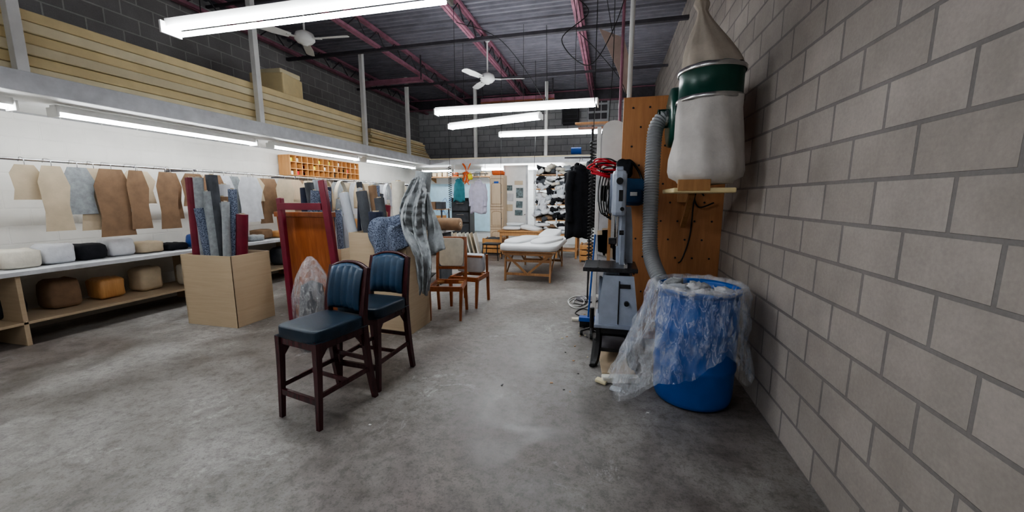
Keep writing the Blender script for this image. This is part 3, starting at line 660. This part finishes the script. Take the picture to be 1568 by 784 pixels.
g=G("black_cable_coil")
for i in range(7):
    c=V((-.08+.03*i,4.65,1.66)); pts=[c+V((.06*math.cos(t),.02*math.sin(t+i),.25*math.sin(t)-.02*i)) for t in[2*math.pi*k/16 for k in range(16)]]
    g.sweep("loop_%d"%i,smooth(pts,2,True),.008,BLACK,seg=6,closed=True)
g.bar("peg",(-.1,4.83,1.93),(-.1,4.6,1.93),.02,.02,OAK)
g=G("blue_tool_bag"); g.pad("bag",(.23,4.34,1.66),(.26,.16,.28),BLUEBAG,p=5,noi=.02); g.pad("pocket",(.23,4.25,1.62),(.18,.05,.14),BLUEBAG,p=5)
g.sweep("strap",smooth([(.13,4.34,1.78),(.1,4.4,1.92),(.18,4.44,2.0),(.27,4.4,1.9),(.32,4.34,1.78)],6),.014,BLACK,seg=8); g.box("label",(.23,4.22,1.64),(.07,.006,.04),WHITE)
g.pad("black_pouch",(.13,4.35,1.9),(.16,.14,.2),BLKF,p=4,noi=.03)
# ------------------------------------------------------------------ bandsaw
g=G("band_saw",(.06,3.9,0))
g.box("stand_top",(.02,0,.385),(.38,.55,.03),SAWG)
g.box("stand_shelf",(.02,0,.12),(.24,.4,.02),DSTEEL)
for sx in(-1,1):
    for sy in(-1,1):
        g.leg("stand_leg",[(sx*.17+.02+ (-.03 if sx<0 else .03),sy*.34,0),(sx*.16+.02,sy*.27,.05),(sx*.14+.02,sy*.2,.22),(sx*.15+.02,sy*.2,.37)],lambda t:.03,BLACK)
    g.bar("stand_side",(sx*.15+.02,-.2,.33),(sx*.15+.02,.2,.33),.02,.06,BLACK); g.bar("stand_foot",(sx*.19+.02,-.35,.02),(sx*.19+.02,.35,.02),.05,.03,BLACK)
for sy in(-1,1): g.bar("stand_cross",(-.13,sy*.2,.33),(.17,sy*.2,.33),.02,.06,BLACK); g.bar("stand_cross_low",(-.12,sy*.22,.14),(.16,sy*.22,.14),.02,.03,BLACK)
g.poly("lower_housing",[(-.11,-.24,.41),(.2,-.24,.41),(.2,-.24,.55),(.16,-.24,.86),(-.08,-.24,.86),(-.11,-.24,.6)],(0,.46,0),SAWL,bev=.02)
g.lathe("lower_wheel_cover",[(0,.03),(.1,.03),(.17,.02),(.19,0),(.19,-.02)],SAWG,(-.12,.0,.63),axis='x')
g.box("door_seam",(.05,-.245,.62),(.012,.012,.42),IRON); g.cyl("door_knob",(.12,-.24,.62),(.12,-.28,.62),.022,BLACK)
g.box("badge",(.1,-.245,.78),(.1,.006,.04),BLACK)
g.box("table",(-.04,-.02,.93),(.5,.46,.04),IRON,bev=.006); g.box("table_slot",(-.04,-.12,.952),(.003,.26,.002),BLACK); g.box("mitre_slot",(-.15,-.02,.952),(.02,.46,.003),BLACK)
g.box("trunnion",(-.02,0,.88),(.14,.2,.07),SAWG,bev=.01)
g.box("fence",(.1,-.02,.97),(.03,.44,.04),CHROME)
g.poly("column",[(.03,.1,.86),(.17,.1,.86),(.15,.1,1.3),(.13,.1,1.5),(.0,.1,1.5),(.02,.1,1.2)],(0,.12,0),SAWL,bev=.012)
g.box("column_face",(.07,.03,1.2),(.05,.12,.55),SAWG,bev=.01)
g.box("upper_housing",(.015,-.02,1.64),(.13,.44,.42),SAWL,bev=.045)
g.lathe("upper_wheel_cover",[(0,.03),(.12,.03),(.17,.02),(.19,0),(.19,-.02)],SAWG,(-.05,-.02,1.64),axis='x')
g.box("tension_cap",(.015,0,1.87),(.07,.1,.05),SAWG,bev=.01); g.cyl("tension_knob",(.015,-.24,1.75),(.015,-.29,1.75),.03,BLACK); g.box("label",(.03,-.243,1.62),(.035,.004,.1),BLACK)
g.cyl("lower_knob",(.045,-.24,1.5),(.045,-.275,1.5),.018,BLACK)
g.box("blade_guard",(-.03,-.19,1.35),(.035,.03,.26),CHROME); g.box("guide_block",(-.03,-.18,1.2),(.07,.07,.06),IRON,bev=.008); g.box("blade",(-.03,-.17,1.1),(.001,.012,.32),CHROME,bev=0)
g.cyl("guide_rod",(.01,-.15,1.15),(.01,-.15,1.45),.012,CHROME); g.cyl("guide_knob",(.03,-.2,1.28),(.07,-.2,1.28),.022,BLACK)
g.cyl("motor",(.12,.1,.52),(.12,.36,.52),.09,DSTEEL); g.box("dust_port",(-.05,.28,.6),(.12,.1,.12),BLACK,bev=.01)
g=G("push_broom"); g.cyl("handle",(-.22,4.74,.08),(-.17,4.88,1.15),.011,BLUE); g.box("head",(-.22,4.74,.1),(.1,.22,.05),BLUE,rot=(0,0,90)); g.box("bristles",(-.22,4.74,.04),(.09,.2,.08),BLACK,rot=(0,0,90))
g=G("scrap_carton",(.2,4.8,0)); g.box("carton",(-.02,-.12,.28),(.2,.2,.55),BROWNF,bev=.006); g.box("flap",(-.13,-.12,.58),(.02,.18,.1),BEIGE,rot=(0,-30,0)); g.pad("scraps",(-.02,-.12,.56),(.18,.18,.14),BLKF,noi=.05)
g=G("chair_casters")
for i in range(4):
    a=i*1.57; g.bar("arm",(-.16,4.42,.1),(-.16+.12*math.cos(a),4.42+.12*math.sin(a),.05),.03,.02,BLACK); g.cyl("wheel",(-.16+.12*math.cos(a)-.01,4.42+.12*math.sin(a),.028),(-.16+.12*math.cos(a)+.02,4.42+.12*math.sin(a),.028),.028,BLACK,seg=12)
g.cyl("stem",(-.16,4.42,.1),(-.16,4.42,.34),.025,BLACK)
g=G("air_hose_on_floor")
pts=[]
for i in range(60):
    t=i/59*2*math.pi*2.6; r=.14+.05*math.sin(t*.7); pts.append((-.42+r*math.cos(t)*.9,5.85+r*1.9*math.sin(t),.012+.004*math.sin(t*2)))
g.sweep("hose",smooth(pts,2),.008,WHITE,seg=7); g.sweep("hose_rise",smooth([pts[-1],(-.3,5.6,.05),(-.27,5.45,.3),(-.25,5.4,.7)],6),.008,WIRE,seg=7)
g=G("floor_power_cable"); g.sweep("cable",smooth([(-.28,5.1,.008),(-.42,5.25,.008),(-.33,5.5,.008),(-.2,5.3,.008),(-.3,4.75,.008),(-.12,4.55,.008),(.05,4.35,.008),(.1,4.1,.008)],8),.007,BLACK,seg=6)
S.box("plywood_offcut",(.1,3.74,.008),(.3,.6,.015),PLYT,rot=(0,0,6))
g=G("wood_offcut"); g.box("piece",(-.36,4.96,.015),(.16,.1,.03),LBEIGE,rot=(0,0,10)); g.box("piece_b",(-.27,4.99,.012),(.08,.04,.022),OAK,rot=(0,0,40))
g=G("foam_offcut"); g.box("strip",(.14,3.30,.035),(.32,.07,.06),FOAMW,rot=(0,0,12),bev=.01); g.box("wedge",(-.02,3.25,.02),(.1,.06,.03),FOAM2,rot=(0,6,-20),bev=.008)
g=G("paper_scrap"); g.box("sheet",(.1,3.15,.012),(.09,.06,.02),LGREY,rot=(0,0,-15))
g=G("floor_debris"); g.box("bit",(.33,2.85,.004),(.02,.012,.006),WHITE); g.box("chip",(-.85,3.0,.004),(.015,.03,.006),BLACK); g.box("chip_b",(-1.6,2.2,.004),(.02,.012,.006),WHITE)
for i in range(22): g.box("crumb",(-.5+.35*random.random(),3.0+2.4*random.random(),.003),(.008+.018*random.random(),.006+.012*random.random(),.005),random.choice([WHITE,FOAM2,OAK,BLACK]),rot=(0,0,random.random()*180),bev=0)
# ------------------------------------------------------------------ dust collector
g=G("dust_collector",(.76,3.62,0))
g.lathe("drum",[(.235,2.37),(.25,2.38),(.25,2.40),(.24,2.41),(.24,2.59),(.25,2.6),(.25,2.63),(.235,2.64),(.22,2.64)],GREEN)
g.lathe("upper_band",[(.252,2.595),(.256,2.6),(.256,2.625),(.252,2.63)],CHROME)
g.lathe("upper_bag",[(.235,2.63),(.225,2.68),(.195,2.75),(.15,2.84),(.10,2.93),(.065,3.0),(.045,3.05),(.038,3.08),(.06,3.13),(.05,3.16),(.01,3.17)],BAGC,wob=.14,shear=(-.22,0),z0=2.63)
g.sweep("bag_tie",smooth([(-.11,0,3.15),(-.11,0,3.4),(-.09,0,4.9)],4),.008,WIRE,seg=6)
g.lathe("lower_bag",[(.245,2.39),(.25,2.3),(.262,2.1),(.275,1.92),(.285,1.82),(.275,1.77),(.22,1.74),(.21,1.72),(.1,1.71),(0,1.70)],BAGW,wob=.09,seed=5)
g.lathe("lower_band",[(.252,2.37),(.257,2.375),(.257,2.40),(.252,2.405)],CHROME)
g.lathe("fan_housing",[(0,-.07),(.2,-.07),(.255,-.06),(.265,-.04),(.265,.05),(.255,.07),(0,.07)],GREEN,(-.2,.36,2.33),axis='x')
g.lathe("inlet",[(.09,-.16),(.085,-.16),(.085,-.06)],GREEN,(-.2,.36,2.33),axis='x')
g.box("outlet_duct",(-.08,.2,2.5),(.16,.3,.16),GREEN,bev=.02); g.cyl("motor",(-.13,.36,2.33),(.1,.36,2.33),.1,BLACK)
g.box("mount_board",(-.04,.1,1.66),(.46,.7,.04),FOAM,bev=.01); g.box("mount_front",(-.12,-.24,1.70),(.24,.03,.09),OAK)
g.bar("bracket",(.0,.45,1.64),(.0,.84,1.3),.05,.05,OAK); g.box("upright",(-.02,.83,2.1),(.1,.04,1.1),OAK)
g=G("flexible_dust_hose")
path=smooth([(.49,3.96,2.33),(.44,3.95,2.33),(.385,3.93,2.24),(.37,3.9,2.05),(.365,3.85,1.7),(.365,3.8,1.4),(.375,3.72,1.1),(.43,3.52,.92),(.50,3.40,.80)],40)
cum=[0]
for i in range(1,len(path)): cum.append(cum[-1]+(path[i]-path[i-1]).length)
nr=int(cum[-1]/.0125); P2=[];j=0
for k in range(nr+1):
    s_=cum[-1]*k/nr
    while j<len(path)-2 and cum[j+1]<s_: j+=1
    P2.append(path[j].lerp(path[j+1],(s_-cum[j])/max(1e-9,cum[j+1]-cum[j])))
kk=[0]
def rr_(t):
    kk[0]+=1; return .071 if kk[0]%2 else .061
g.sweep("hose",P2,rr_,DUCT,seg=22,sm=False); g.sweep("clamp",[(.465,3.96,2.33),(.485,3.96,2.33)],.076,CHROME,seg=20,sm=False)
g=G("wall_power_cable"); g.sweep("cable",smooth([(1.1,4.46,1.95),(.92,4.46,1.75),(.86,4.46,1.6),(.84,4.46,1.2),(.78,4.46,.95),(.74,4.44,.9)],8),.008,BLACK,seg=6)
g.sweep("cable_loop",smooth([(.95,4.46,1.62),(.88,4.45,1.7),(.86,4.45,1.58),(.92,4.46,1.5),(1.05,4.46,1.55)],8),.008,BLACK,seg=6)
# ------------------------------------------------------------------ barrel
bc=(.69,3.2)
g=G("blue_barrel",(bc[0],bc[1],0))
g.lathe("drum",[(0,.01),(.25,.01),(.275,.02),(.285,.05),(.292,.1),(.295,.28),(.303,.3),(.303,.33),(.295,.35),(.296,.58),(.304,.6),(.304,.63),(.296,.65),(.292,.82),(.285,.87),(.292,.885),(.30,.89),(.30,.92),(.285,.925),(.275,.90),(.275,.5),(0,.5)],BLUEP,seg=56)
for i in range(16): g.pad("scrap",(random.uniform(-.17,.17),random.uniform(-.17,.17),.84+random.random()*.07),(.16,.12,.07),random.choice([WCLOTH,DGREY,LGREY,GREYF,LBEIGE]),p=3,rot=(random.uniform(-30,30),random.uniform(-30,30),random.uniform(0,180)),noi=.03,seed=i*3,N=8)
g=G("clear_plastic_liner",(bc[0],bc[1],0))
def fl(u,v):
    th=2*math.pi*u; c,s_=math.cos(th),math.sin(th)
    left=max(0,-c)**1.5*max(0,.75-.35*s_)
    if v<.14:
        k=v/.14; r=.27+.05*k; z=.87+.085*math.sin(k*math.pi*.6)
    else:
        k=(v-.14)/.86
        low=.30-.27*left+.26*noise.noise(V((c*1.7,s_*1.7,3)))
        z=.945-(.945-max(low,.03))*k
        r=.325+.055*k+left*.34*k**1.3
    pl=.014*math.sin(th*17+v*5)+.03*noise.noise(V((c*4,s_*4,v*4)))+.03*noise.noise(V((c*11,s_*11,v*5)))+.016*noise.noise(V((c*25,s_*25,v*12)))
    r=max(r+pl*(1 if v>.1 else .4),.312 if v>.12 else .26)
    return V((r*c,r*s_,z+.015*noise.noise(V((c*6,s_*6,v*6+9)))))
g.grid("film",fl,220,60,CLEAR,sol=0)
def fl2(u,v):
    p=fl(.35+u*.3,.1+v*.85); n=noise.noise(V((u*7,v*6,2)))
    return V((p.x*1.06-.03*n,p.y*1.04-.04*n,max(.02,p.z-.01)))
g.grid("outer_fold",fl2,60,40,CLEAR,sol=0)
g.sweep("rolled_rim",[(.315*math.cos(t)*(1+.02*math.sin(9*t)),.315*math.sin(t)*(1+.02*math.sin(9*t)),.93+.012*math.sin(7*t)) for t in[2*math.pi*k/72 for k in range(72)]],.018,CLEAR2,seg=8,closed=True)

# ------------------------------------------------------------------ camera, world
cam=bpy.data.cameras.new("camera"); co=bpy.data.objects.new("camera",cam); C.objects.link(co)
co.location=(0,0,1.6); co.rotation_euler=(math.radians(90-8.6),0,math.radians(14.23))
cam.sensor_width=36; cam.sensor_fit='HORIZONTAL'; cam.lens=811/2160*36; cam.clip_start=.02
bpy.context.scene.camera=co
w=bpy.data.worlds.new("world"); bpy.context.scene.world=w; w.use_nodes=True
w.node_tree.nodes["Background"].inputs[0].default_value=(.8,.85,.95,1); w.node_tree.nodes["Background"].inputs[1].default_value=.5
vs_=bpy.context.scene.view_settings; vs_.view_transform='AgX'; vs_.look='AgX - Medium High Contrast'; vs_.exposure=.9
